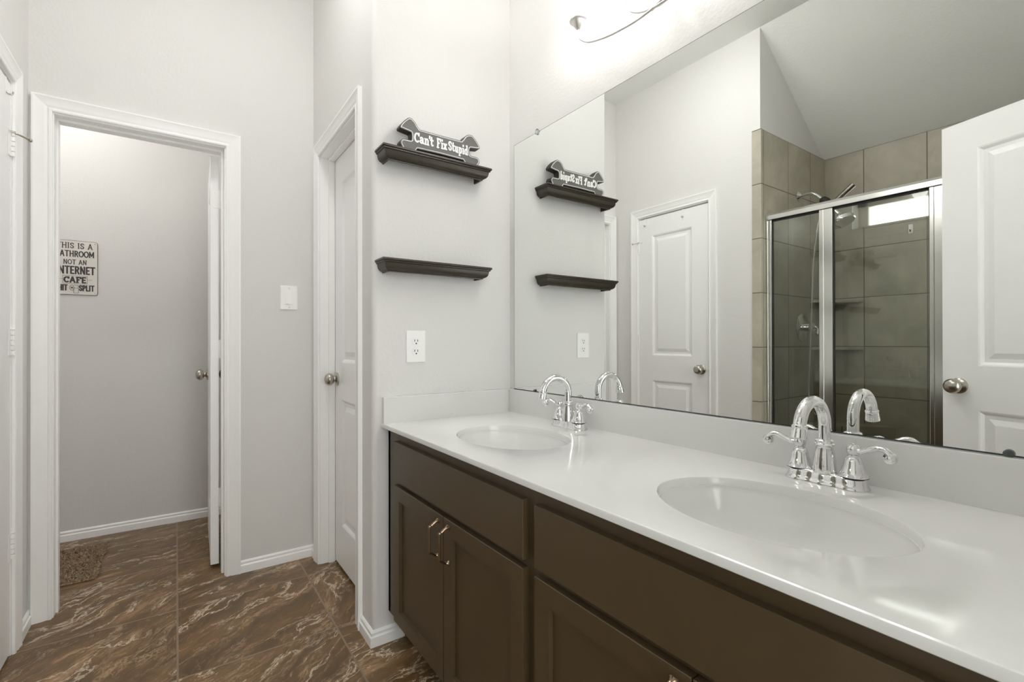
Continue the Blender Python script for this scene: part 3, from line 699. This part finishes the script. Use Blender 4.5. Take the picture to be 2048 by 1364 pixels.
# ------------------------------------------------------------------ faucets
def make_faucet(loc, label):
    """widespread-look centreset faucet; local -x is the front, y along the counter"""
    t = thing('sink_faucet', label, 'faucet', loc, 'chrome faucets on the vanity top')
    def outline(s, grow):
        pts = []
        n = 72
        for i in range(n):
            a = 2*PI*i/n; cy = math.cos(a); cx = math.sin(a)
            y = 0.048*max(-1, min(1, cy*1.9)) ; rr = 0.0305
            base_x = rr*abs(cx)**0.75*(1 if cx >= 0 else -1)
            yy = (0.048 + 0.031*(abs(cy)**1.3 if abs(cy) > 0 else 0))*(1 if cy >= 0 else -1) if abs(cy) > 0.52 else 0.048*cy/0.52*1.0 + 0.0
            if abs(cy) > 0.52:
                u = (abs(cy)-0.52)/0.48; yy = (0.048 + 0.0305*math.sin(u*PI/2))*(1 if cy >= 0 else -1); xx = 0.0305*math.cos(u*PI/2)*(1 if cx >= 0 else -1)
            else:
                xx = (0.0305 - 0.0045*(1-math.cos((1-abs(abs(yy)-0.024)/0.024)*PI))/2)*(1 if cx >= 0 else -1)
            pts.append((xx*s + (grow if xx > 0 else -grow)*abs(xx)/0.0305, yy*s + (grow if yy > 0 else -grow)*abs(yy)/0.0785))
        return pts
    b = MB(); loops = []
    for g, z in ((0.0, 0.0003), (0.0003, 0.003), (-0.0025, 0.006), (-0.0045, 0.012), (-0.0060, 0.020), (-0.0080, 0.0235), (-0.0120, 0.0248)):
        loops.append([(x, y, z) for x, y in outline(1.0, g)])
    b.loft(loops); b.build('base_plate', M['chrome'], t, smooth=True, angle=60, world=False)
    # spout body: flared waist, ring and gooseneck
    b = MB(); b.lathe([(0.0225, 0.024), (0.0220, 0.030), (0.0205, 0.048), (0.0180, 0.066), (0.0155, 0.076), (0.0160, 0.078), (0.0185, 0.080), (0.0185, 0.083), (0.0165, 0.085), (0.0175, 0.087), (0.0175, 0.090), (0.0130, 0.093)], (-0.004, 0, 0), (0,0,1), 36); b.build('spout_body', M['chrome'], t, smooth=True, world=False)
    R = 0.0565; pts = [(-0.004, 0, 0.090), (-0.004, 0, 0.105), (-0.004, 0, 0.118)]
    pts += [(-0.004 - R + R*math.cos(a), 0, 0.122 + R*0.95*math.sin(a)) for a in [i*PI*0.96/22 for i in range(23)]]
    e = Vector(pts[-1]); d = (Vector(pts[-1])-Vector(pts[-2])).normalized()
    b = MB(); b.tube(pts, [0.0118]*len(pts), 20); b.build('spout', M['chrome'], t, smooth=True, world=False)
    b = MB(); b.lathe([(0.0120, -0.004), (0.0142, -0.002), (0.0142, 0.001), (0.0130, 0.003), (0.0138, 0.006), (0.0150, 0.018), (0.0155, 0.0215), (0.0130, 0.023), (0.010, 0.0225), (0.0, 0.021)], e, d, 28); b.build('aerator', M['chrome'], t, smooth=True, world=False)
    for s in (1, -1):
        y = 0.0508*s
        b = MB(); b.lathe([(0.0262, 0.0245), (0.0262, 0.0265), (0.0248, 0.028), (0.0215, 0.036), (0.0180, 0.046), (0.0160, 0.056), (0.0140, 0.062), (0.0105, 0.0645), (0.0105, 0.068)], (0, y, 0), (0,0,1), 32); h = b.build('handle_bell', M['chrome'], t, smooth=True, world=False)
        b = MB(); b.lathe([(0.0262, 0.0), (0.0262, 0.0012)], (0, y, 0.0236), (0,0,1), 32); b.build('shadow_ring', M['rubber'], h, world=False)
        b = MB(); b.lathe([(0.006, 0.066), (0.0105, 0.070), (0.0128, 0.077), (0.0120, 0.084), (0.0080, 0.0895), (0.0, 0.091)], (0, y, 0), (0,0,1), 28)
        p = catmull([(-0.001, y+0.004*s, 0.078), (-0.003, y+0.016*s, 0.0775), (-0.006, y+0.030*s, 0.0835), (-0.008, y+0.044*s, 0.0895), (-0.009, y+0.055*s, 0.0885), (-0.010, y+0.064*s, 0.082), (-0.010, y+0.068*s, 0.074)], 6)
        rad = [(0.0085 + 0.0035*max(0, (i/(len(p)-1)-0.5)), 0.0056 if i < len(p)*0.7 else 0.0052) for i in range(len(p))]
        b.tube(p, rad, 14)
        b.lathe([(0.0, -0.0085), (0.0100, -0.0070), (0.0120, -0.003), (0.0120, 0.003), (0.0100, 0.0070), (0.0, 0.0085)], (-0.010, y+0.064*s, 0.0745), (1,0,0), 22)
        b.lathe([(0.0055, 0.0), (0.0055, 0.011), (0.0025, 0.0125)], (-0.010, y+0.064*s, 0.0745), (-1,0,0), 16)
        b.build('lever_handle', M['chrome'], t, smooth=True, world=False)
    b = MB(); b.tube([(0.022, 0, 0.022), (0.022, 0, 0.046)], 0.0026, 10); b.lathe([(0.003, 0), (0.0062, 0.004), (0.0062, 0.008), (0.002, 0.012)], (0.022, 0, 0.044), (0,0,1), 16); b.build('lift_rod', M['chrome'], t, smooth=True, world=False)
    return t
f1 = make_faucet((-0.074, -1.275, ZC), 'chrome gooseneck faucet with lever handles behind the nearer, larger looking basin')
f2 = copy_tree(f1); f2.location = (-0.074, -0.467, ZC)
f2['label'] = 'chrome gooseneck faucet with lever handles at the far basin by the shelf wall'

# ------------------------------------------------------------------ mirror
def build_mirror():
    t = thing('wall_mirror_panel', 'large frameless mirror on the wall above the white vanity top', 'mirror', (-0.003, -0.9, 0.9115))
    y0, y1, z0, z1 = -0.040, YB+0.012, 0.9068, 1.955
    b = MB(); b.box(-0.0048, -0.0004, y1, y0, z0, z1); b.build('glass_edge', M['medge'], t)
    b = MB(); b.add([(-0.005, y0-0.0014, z0+0.0008), (-0.005, y1, z0+0.0008), (-0.005, y1, z1-0.0014), (-0.005, y0-0.0014, z1-0.0014)], [(0,1,2,3)]); b.build('mirror_face', M['mirror'], t)
    b = MB(); b.box(-0.0062, -0.0004, y1, y0, 0.9050, 0.9067); b.build('bottom_channel', M['medge'], t)
    for y, z, m, lab in ((-0.204, 1.955, 'clear', 'clear plastic mirror clip on the top edge of the mirror'),
                    (-0.185, 0.9095, 'medge', 'dark mirror clip at bottom edge behind the far faucet spout'),
                    (-1.537, 0.9095, 'medge', 'glossy mirror clip at bottom edge right of the near faucet')):
        b = MB(); s = 1 if z > 1.5 else -1
        k = 0.011 if s > 0 else (0.0075 if y < -1 else 0.005)
        b.lathe([(k, 0.0), (k, 0.003), (k*0.7, 0.005), (0.0, 0.0058)], (-0.0066, y, z), (-1,0,0), 20)
        tag(b.build('mirror_clip', M[m], smooth=True), lab, 'clip', 'mirror clips')
build_mirror()

# ------------------------------------------------------------------ vanity light
def build_vanity_light():
    hub = Vector((-0.02, -0.855, 2.205))
    t = thing('vanity_light', 'satin nickel vanity light with curved arms and glowing white glass shades', 'lamp', hub)
    b = MB(); seg = 40
    loops = []
    for r, x in ((1.0, -0.0005), (1.0, -0.010), (0.9, -0.018), (0.5, -0.024), (0.2, -0.026)):
        loops.append([(x, hub.y + 0.11*r*math.cos(2*PI*i/seg), hub.z + 0.055*r*math.sin(2*PI*i/seg)) for i in range(seg)])
    b.loft(loops); b.build('back_plate', M['lamp_nickel'], t, smooth=True)
    X = -0.100
    outer = [(X, 0.308, 2.153), (X, 0.307, 2.128), (X, 0.292, 2.106), (X, 0.255, 2.081), (X, 0.190, 2.061), (X, 0.126, 2.050), (X, 0.060, 2.044), (X, 0.0, 2.046), (-0.075, -0.025, 2.066), (-0.045, -0.030, 2.11), (-0.024, -0.030, 2.185)]
    inner = [(X, 0.108, 2.153), (X, 0.106, 2.130), (X, 0.085, 2.085), (X, 0.045, 2.059), (X, 0.0, 2.047), (-0.080, -0.018, 2.060), (-0.048, -0.024, 2.105), (-0.024, -0.024, 2.185)]
    for s in (1, -1):
        for P in (outer, inner):
            P = [(x, hub.y + s*dy, z) for x, dy, z in P]
            x, y, zb = P[0]
            b = MB(); b.tube(catmull(P, 8), 0.0038, 12); b.build('arm', M['lamp_nickel'], t, smooth=True)
            b = MB(); b.lathe([(0.006, -0.004), (0.012, 0.002), (0.019, 0.012), (0.023, 0.021), (0.030, 0.023), (0.030, 0.026), (0.021, 0.028), (0.017, 0.036), (0.0, 0.037)], (x, y, zb), (0,0,1), 28); b.build('socket_cup', M['lamp_nickel'], t, smooth=True)
            b = MB(); b.lathe([(0.018, 0.032), (0.029, 0.035), (0.041, 0.052), (0.050, 0.082), (0.056, 0.122), (0.066, 0.160), (0.0625, 0.160), (0.052, 0.122), (0.046, 0.082), (0.037, 0.055), (0.026, 0.040)], (x, y, zb), (0,0,1), 32, cap=False); b.build('glass_shade', M['shade'], t, smooth=True)
build_vanity_light()

def dome_light(c, r, glass, label):
    t = thing('unseen_ceiling_light', label, 'lamp', c)
    k = r/0.15
    b = MB(); b.lathe([(0.15*k, 0.0), (0.15*k, 0.02), (0.13*k, 0.024)], c, (0,0,-1), 40); b.build('rim', M['nickel'], t, smooth=True)
    b = MB(); b.lathe([(0.135*k, 0.021), (0.125*k, 0.05), (0.09*k, 0.078), (0.045*k, 0.092), (0.0, 0.095)], c, (0,0,-1), 40, cap=False); b.build('dome', glass, t, smooth=True)
dome_light((-1.75, 1.42, 2.6995), 0.15, M['dome'], 'round opal dome light on the ceiling of the toilet room')
dome_light((-0.95, -0.08, H-0.0005), 0.17, M['dome_fill'], 'added round opal dome light, out of view on the ceiling over the vanity aisle')  # added fixture out of view, brightens the whole room

# ------------------------------------------------------------------ wall shelves and the wrench sign
def ledge(x0, x1, D, zt, label):
    t = thing('wall_shelf', label, 'shelf', ((x0+x1)/2, -D/2, zt-0.046), 'crown moulding wall shelves')
    prof = [(0.012, 0.0), (0.0015, -0.0005), (0.0, -0.003), (0.0, -0.0075), (0.002, -0.0095), (0.0045, -0.0105), (0.0045, -0.0145), (0.009, -0.0165), (0.0105, -0.026), (0.0125, -0.033), (0.017, -0.0385), (0.024, -0.0425), (0.0275, -0.0435), (0.0275, -0.047), (0.034, -0.047), (0.034, -0.030), (0.036, -0.014)]
    loops = [[(x0+i, -0.0006, zt+z), (x0+i, -(D-i), zt+z), (x1-i, -(D-i), zt+z), (x1-i, -0.0006, zt+z)] for i, z in prof]
    b = MB(); b.loft(loops, False, False, closed=False); b.build('moulding', M['shelf'], t, smooth=True, angle=32)
    b = MB(); b.box(x0+0.008, x1-0.008, -(D-0.008), -0.0006, zt-0.0135, zt-0.0002); b.build('shelf_board', M['shelf'], t)
ledge(-0.6035, -0.149, 0.089, 1.812, 'upper dark crown moulding wall shelf with the wrench sign on it')
ledge(-0.6035, -0.149, 0.089, 1.409, 'lower dark crown moulding wall shelf, empty, above the outlet')

class Pen:
    """small stroke lettering: polylines with width, slab serifs as short bars"""
    G = {
     'C': (0.70, [arc(0.37, 0.5, 0.30, 0.43, 48, 312, 16), [(0.62, 0.98), (0.62, 0.70)]], []),
     'a': (0.62, [arc(0.24, 0.20, 0.17, 0.155, 0, 360, 14), [(0.08, 0.50), (0.16, 0.60), (0.30, 0.61), (0.42, 0.52), (0.43, 0.08), (0.58, 0.06)]], []),
     'n': (0.70, [[(0.17, 0), (0.17, 0.60)], [(0.17, 0.46), (0.28, 0.58), (0.42, 0.58), (0.50, 0.46), (0.50, 0)]], [(0.17, 0.03, 0.15), (0.51, 0.03, 0.14), (0.09, 0.60, 0.08)]),
     "'": (0.24, [[(0.12, 1.0), (0.10, 0.74)]], []),
     't': (0.50, [[(0.20, 0.92), (0.20, 0.16), (0.30, 0.06), (0.44, 0.12)], [(0.03, 0.61), (0.42, 0.61)]], []),
     'F': (0.72, [[(0.20, 0), (0.20, 1)], [(0.08, 0.95), (0.64, 0.95), (0.64, 0.74)], [(0.20, 0.52), (0.46, 0.52)]], [(0.21, 0.04, 0.18)]),
     'i': (0.38, [[(0.20, 0), (0.20, 0.60)], [(0.19, 0.82), (0.19, 0.96)]], [(0.20, 0.03, 0.16), (0.12, 0.60, 0.10)]),
     'x': (0.64, [[(0.12, 0.60), (0.50, 0.02)], [(0.50, 0.60), (0.12, 0.02)]], [(0.12, 0.60, 0.12), (0.50, 0.60, 0.11), (0.12, 0.03, 0.11), (0.50, 0.03, 0.12)]),
     'S': (0.66, [[(0.56, 0.74), (0.48, 0.90), (0.32, 0.95), (0.16, 0.88), (0.11, 0.73), (0.20, 0.58), (0.44, 0.44), (0.55, 0.29), (0.50, 0.12), (0.34, 0.05), (0.18, 0.10), (0.09, 0.27)]], []),
     'u': (0.70, [[(0.17, 0.60), (0.17, 0.18), (0.26, 0.05), (0.38, 0.05), (0.50, 0.18)], [(0.50, 0.60), (0.50, 0.02), (0.62, 0.03)]], [(0.11, 0.60, 0.10), (0.44, 0.60, 0.09)]),
     'p': (0.66, [[(0.17, 0.60), (0.17, -0.30)], arc(0.34, 0.30, 0.20, 0.27, 0, 360, 16)], [(0.19, -0.28, 0.15), (0.10, 0.60, 0.09)]),
     'd': (0.68, [[(0.49, 1.0), (0.49, 0.02), (0.62, 0.03)], arc(0.31, 0.30, 0.20, 0.27, 0, 360, 16)], [(0.42, 0.97, 0.10)]),
     'T': (0.72, [[(0.36, 0), (0.36, 1)], [(0.05, 0.96), (0.67, 0.96)]], [(0.36, 0.02, 0.12)]),
     'H': (0.80, [[(0.15, 0), (0.15, 1)], [(0.65, 0), (0.65, 1)], [(0.15, 0.5), (0.65, 0.5)]], [(0.15, 0.02, 0.11), (0.65, 0.02, 0.11), (0.15, 0.98, 0.11), (0.65, 0.98, 0.11)]),
     'I': (0.34, [[(0.17, 0), (0.17, 1)]], [(0.17, 0.02, 0.11), (0.17, 0.98, 0.11)]),
     'A': (0.78, [[(0.10, 0), (0.39, 1), (0.68, 0)], [(0.22, 0.34), (0.57, 0.34)]], [(0.10, 0.02, 0.09), (0.68, 0.02, 0.09)]),
     'N': (0.80, [[(0.15, 0), (0.15, 1), (0.65, 0), (0.65, 1)]], [(0.13, 0.02, 0.10), (0.67, 0.98, 0.10)]),
     'O': (0.84, [arc(0.42, 0.5, 0.34, 0.46, 0, 360, 24)], []),
     'B': (0.68, [[(0.14, 0), (0.14, 1)], [(0.14, 0.97), (0.40, 0.95), (0.52, 0.76), (0.40, 0.54), (0.14, 0.52)], [(0.40, 0.54), (0.58, 0.30), (0.44, 0.05), (0.14, 0.03)]], []),
     'R': (0.70, [[(0.14, 0), (0.14, 1)], [(0.14, 0.96), (0.44, 0.94), (0.56, 0.74), (0.44, 0.52), (0.14, 0.50)], [(0.34, 0.50), (0.60, 0)]], []),
     'M': (0.92, [[(0.13, 0), (0.13, 1), (0.46, 0.25), (0.79, 1), (0.79, 0)]], []),
     'E': (0.62, [[(0.55, 0.96), (0.14, 0.96), (0.14, 0.04), (0.56, 0.04)], [(0.14, 0.5), (0.48, 0.5)]], []),
     'P': (0.64, [[(0.14, 0), (0.14, 1)], [(0.14, 0.96), (0.42, 0.94), (0.55, 0.73), (0.42, 0.50), (0.14, 0.48)]], []),
     'L': (0.58, [[(0.14, 1), (0.14, 0.04), (0.53, 0.04)]], []),
    }
    def __init__(s, b, o, ud, vd, nd, th): s.k = 0; s.b, s.o, s.u, s.v, s.n, s.th = b, Vector(o), Vector(ud), Vector(vd), Vector(nd), th
    def bar(s, p, q, w):
        p, q = Vector((p[0], p[1])), Vector((q[0], q[1])); d = q-p
        if d.length < 1e-7: return
        d.normalize(); n = Vector((-d.y, d.x))*w/2; e = d*w*0.28
        s.k = (s.k + 1) % 40
        s.b.prism([tuple(p-e-n), tuple(q+e-n), tuple(q+e+n), tuple(p-e+n)], s.o, s.u, s.v, s.n, s.th + s.k*2.2e-5)
    def poly(s, pts, w):
        for p, q in zip(pts, pts[1:]): s.bar(p, q, w)
    def width(s, text, hx, gap): return sum((Pen.G[c][0] if c != ' ' else 0.42)*hx + gap for c in text) - gap
    def text(s, text, cx, y, h, total, w, serif=0.0):
        hx = 1.0; raw = s.width(text, 1.0, 0.04); sx = total/raw; x = cx - total/2
        for c in text:
            if c == ' ': x += 0.46*sx; continue
            gw, strokes, serifs = Pen.G[c]
            if c == "'": x -= 0.10*sx
            for st in strokes: s.poly([(x + px*sx, y + py*h) for px, py in st], w)
            if serif:
                for px, py, hw in serifs: s.poly([(x + (px-hw)*sx, y + py*h), (x + (px+hw)*sx, y + py*h)], serif)
            x += (gw + 0.04 - (0.10 if c == "'" else 0))*sx

def build_wrench():
    zt = 1.812; cx = -0.365; yf = -0.062
    half = [(0.0, 0.089), (0.081, 0.0895), (0.091, 0.093), (0.098, 0.1005), (0.106, 0.112), (0.115, 0.119), (0.126, 0.123), (0.139, 0.1225), (0.151, 0.113), (0.163, 0.101), (0.1725, 0.087), (0.1735, 0.080), (0.168, 0.0765), (0.133, 0.0715), (0.127, 0.065), (0.1265, 0.048), (0.132, 0.041), (0.161, 0.040), (0.170, 0.033), (0.172, 0.023), (0.166, 0.011), (0.158, 0.0005), (0.108, 0.0005), (0.098, 0.0155), (0.0, 0.0170)]
    left = [(-a*0.95 if a > 0.12 else -a, b) for a, b in reversed(half[1:-1])]
    poly0 = half + left
    nn = len(poly0); poly = []
    for i in range(nn):
        p0, p1, p2, p3 = (Vector(poly0[(i+k) % nn]) for k in (-1, 0, 1, 2))
        straight = abs(p1.x - p2.x) > 0.03 or min(p1.y, p2.y) < 0.002
        for j in range(1 if straight else 4):
            t = j/4.0
            q = 0.5*((2*p1) + (p2-p0)*t + (2*p0-5*p1+4*p2-p3)*t*t + (3*p1-p0-3*p2+p3)*t**3)
            poly.append((q.x, max(0.0005, q.y)))
    t = thing('wrench_sign', "charcoal wrench-shaped sign reading Can't Fix Stupid standing on the upper shelf", 'sign', (cx, yf+0.017, zt))
    b = MB(); b.prism(poly, (cx, yf, zt+0.0003), (1,0,0), (0,0,1), (0,1,0), 0.034)
    o = b.build('sign_body', M['charside'], t)
    b = MB(); b.prism(poly, (cx, yf-0.0008, zt+0.0003), (1,0,0), (0,0,1), (0,1,0), 0.0008); b.build('sign_face', M['char'], t)
    # white outline a little inside the contour
    P = [Vector(p) for p in poly]; n = len(P); ins = []
    area = sum(P[i].x*P[(i+1) % n].y - P[(i+1) % n].x*P[i].y for i in range(n))
    sg = 1 if area > 0 else -1
    for i in range(n):
        d = (P[(i+1) % n] - P[i-1]).normalized(); nn = Vector((-d.y, d.x))*sg
        ins.append(P[i] + nn*0.0045)
    b = MB(); pen = Pen(b, (cx, yf-0.0008, zt+0.0003), (1,0,0), (0,0,1), (0,-1,0), 0.0008)
    for i in range(n): pen.bar(ins[i], ins[(i+1) % n], 0.0021)
    b.build('outline', M['white'], t)
    b = MB(); pen = Pen(b, (cx, yf-0.0008, zt+0.0003), (1,0,0), (0,0,1), (0,-1,0), 0.0012)
    pen.text("Can't", -0.0680, 0.0385, 0.036, 0.084, 0.0062, 0.0042)
    pen.text("Fix", 0.0030, 0.0385, 0.036, 0.044, 0.0062, 0.0042)
    pen.text("Stupid", 0.0740, 0.0395, 0.036, 0.087, 0.0058, 0.0040)
    b.build('lettering', M['white'], t)
build_wrench()

def build_tin_sign():
    x1, x0, z0, z1 = -1.566, -1.760, 1.377, 1.682; yf = 1.8915
    t = thing('metal_sign', 'white metal sign with black lettering about an internet cafe, on the toilet wall', 'sign', ((x0+x1)/2, yf, z0))
    r = 0.012; w = x1-x0; h = z1-z0
    def rr(g):
        pts = []
        for cx, cz, a0 in ((w-r, h-r, 0), (r, h-r, 90), (r, r, 180), (w-r, r, 270)):
            pts += arc(cx, cz, r-g, r-g, a0, a0+90, 6)
        return pts
    b = MB(); b.prism(rr(0), (x0, yf-0.0012, z0), (1,0,0), (0,0,1), (0,1,0), 0.0030); b.build('plate_edge', M['ink'], t)
    b = MB(); b.prism(rr(0.0018), (x0, yf-0.0018, z0), (1,0,0), (0,0,1), (0,1,0), 0.0006); b.build('plate', M['tin'], t)
    b = MB(); pen = Pen(b, (x0, yf-0.0018, z0), (1,0,0), (0,0,1), (0,-1,0), 0.0004)
    c = w/2; s = h/880.0   # sign is about 880 units tall in its own layout
    def row(txt, top, bot, cxs, tot, wd, ser): pen.text(txt, c + cxs*s, h-bot*s, (bot-top)*s, tot*s, wd*s, ser*s if ser else 0)
    row('THIS IS A', 40, 128, -4, 440, 12, 7)
    row('BATHROOM', 168, 262, 0, 470, 15, 0)
    row('NOT AN', 312, 385, 0, 285, 10, 6)
    row('INTERNET', 420, 540, 8, 476, 21, 0)
    row('CAFE', 592, 682, 0, 270, 22, 12)
    row('HIT', 722, 812, -146, 108, 18, 0)
    row('SPLIT', 722, 812, 142, 188, 18, 0)
    b.build('lettering', M['ink'], t)
    b = MB(); pen = Pen(b, (x0, yf-0.0018, z0), (1,0,0), (0,0,1), (0,-1,0), 0.0004)
    q = lambda x, y: (c + x*s, h - y*s)
    pen.poly([q(-148, 572), q(148, 572), q(148, 700), q(-148, 700), q(-148, 572)], 4*s)
    pen.poly([q(-210, 630), q(-150, 630)], 4*s); pen.poly([q(150, 630), q(210, 630)], 4*s)
    pen.poly([q(-12, 724), q(40, 728), q(40, 850), q(-16, 850), q(-16, 770), q(36, 770)], 5*s)
    pen.poly([q(-38 + 26*math.cos(a), 766 + 42*math.sin(a)) for a in [i*PI/10 for i in range(21)]], 5*s)
    pen.poly([q(-38 + 7*math.cos(a), 766 + 10*math.sin(a)) for a in [i*PI/6 for i in range(13)]], 10*s)
    b.build('paper_roll_drawing', M['ink'], t)
    for sx, sz in ((w-0.012, h-0.012), (w-0.012, 0.012), (0.012, h-0.012), (0.012, 0.012)):
        b = MB(); b.lathe([(0.003, 0), (0.0028, 0.0012), (0.0, 0.0016)], (x0+sx, yf-0.0018, z0+sz), (0,-1,0), 12); b.build('screw', M['nickel'], t, smooth=True)
build_tin_sign()

# ------------------------------------------------------------------ switch, outlet, rug
def build_switch():
    xa, xb, z0, z1 = -0.770, -0.690, 1.273, 1.394
    t = thing('light_switch', 'white rocker light switch on the wall between the two doorways', 'switch', ((xa+xb)/2, DF, z0))
    b = MB(); b.box(xa, xb, DF-0.006, DF-0.0004, z0, z1); b.build('cover_plate', M['plastic'], t, bevel=0.002)
    c = (xa+xb)/2; m = (z0+z1)/2
    b = MB(); b.add([(c-0.0165, DF-0.0062, m-0.033), (c+0.0165, DF-0.0062, m-0.033), (c+0.0165, DF-0.0062, m+0.033), (c-0.0165, DF-0.0062, m+0.033),
                     (c-0.0155, DF-0.0105, m-0.032), (c+0.0155, DF-0.0105, m-0.032), (c+0.0155, DF-0.0066, m+0.032), (c-0.0155, DF-0.0066, m+0.032)],
                    [(0,1,2,3),(4,5,6,7),(0,1,5,4),(1,2,6,5),(2,3,7,6),(3,0,4,7)]); b.build('rocker', M['plastic'], t)
    for dz in (0.048, -0.048):
        b = MB(); b.lathe([(0.0028, 0), (0.0026, 0.0008), (0, 0.001)], (c, DF-0.006, m+dz), (0,-1,0), 10); b.build('screw', M['nickel'], t)
def build_outlet():
    xa, xb, z0, z1 = -0.4828, -0.4049, 1.0297, 1.1513
    t = thing('power_outlet', 'white duplex power outlet on the wall under the lower shelf', 'outlet', ((xa+xb)/2, 0, z0))
    b = MB(); b.box(xa, xb, -0.006, -0.0004, z0, z1); b.build('cover_plate', M['plastic'], t, bevel=0.002)
    c, m = (xa+xb)/2, (z0+z1)/2
    for dz in (0.0195, -0.0195):
        b = MB(); pts = [(px, max(-0.0138, min(0.0138, pz))) for px, pz in arc(0, 0, 0.0170, 0.0170, 0, 360, 32)[:-1]]
        b.prism(pts, (c, -0.0075, m+dz), (1,0,0), (0,0,1), (0,1,0), 0.0016); f = b.build('receptacle', M['plastic'], t, bevel=0.0004)
        b = MB()
        for sx in (-0.0062, 0.0062): b.box(c+sx-0.0011, c+sx+0.0011, -0.0079, -0.0074, m+dz-0.001, m+dz+0.0075)
        b.lathe([(0.0028, 0), (0.0028, 0.0005)], (c, -0.0074, m+dz-0.0078), (0,-1,0), 14)
        b.build('slots', M['slot'], f)
    b = MB(); b.lathe([(0.0028, 0), (0.0026, 0.0008), (0, 0.001)], (c, -0.006, m), (0,-1,0), 12); b.build('screw', M['plastic'], t)
build_switch(); build_outlet()

def build_rug():
    x0, x1, y0, y1 = -2.08, -1.505, 1.232, 1.712
    t = thing('bath_rug', 'shaggy brown bath rug on the toilet room floor', 'rug', ((x0+x1)/2, (y0+y1)/2, 0))
    b = MB(); b.box(x0, x1, y0, y1, 0.0005, 0.008); b.build('backing', M['rug'], t, bevel=0.003)
    rnd = random.Random(3); b = MB()
    for i in range(9000):
        x = rnd.uniform(x0-0.001, x1+0.001); y = rnd.uniform(y0-0.001, y1+0.001); h = rnd.uniform(0.004, 0.010); a = rnd.uniform(0, 2*PI); l = rnd.uniform(0.003, 0.014)
        w = rnd.uniform(0.0015, 0.003); dx, dy = math.cos(a)*w, math.sin(a)*w; tx, ty = x + l*math.cos(a*3.1), y + l*math.sin(a*3.1)
        b.v += [(x-dx, y-dy, 0.007), (x+dx, y+dy, 0.007), (tx+dx*0.7, ty+dy*0.7, 0.007+h), (tx-dx*0.7, ty-dy*0.7, 0.007+h)]
        k = len(b.v); b.f.append((k-4, k-3, k-2, k-1))
    p = b.build('pile', M['rug'], t); p['kind'] = 'stuff'
build_rug()
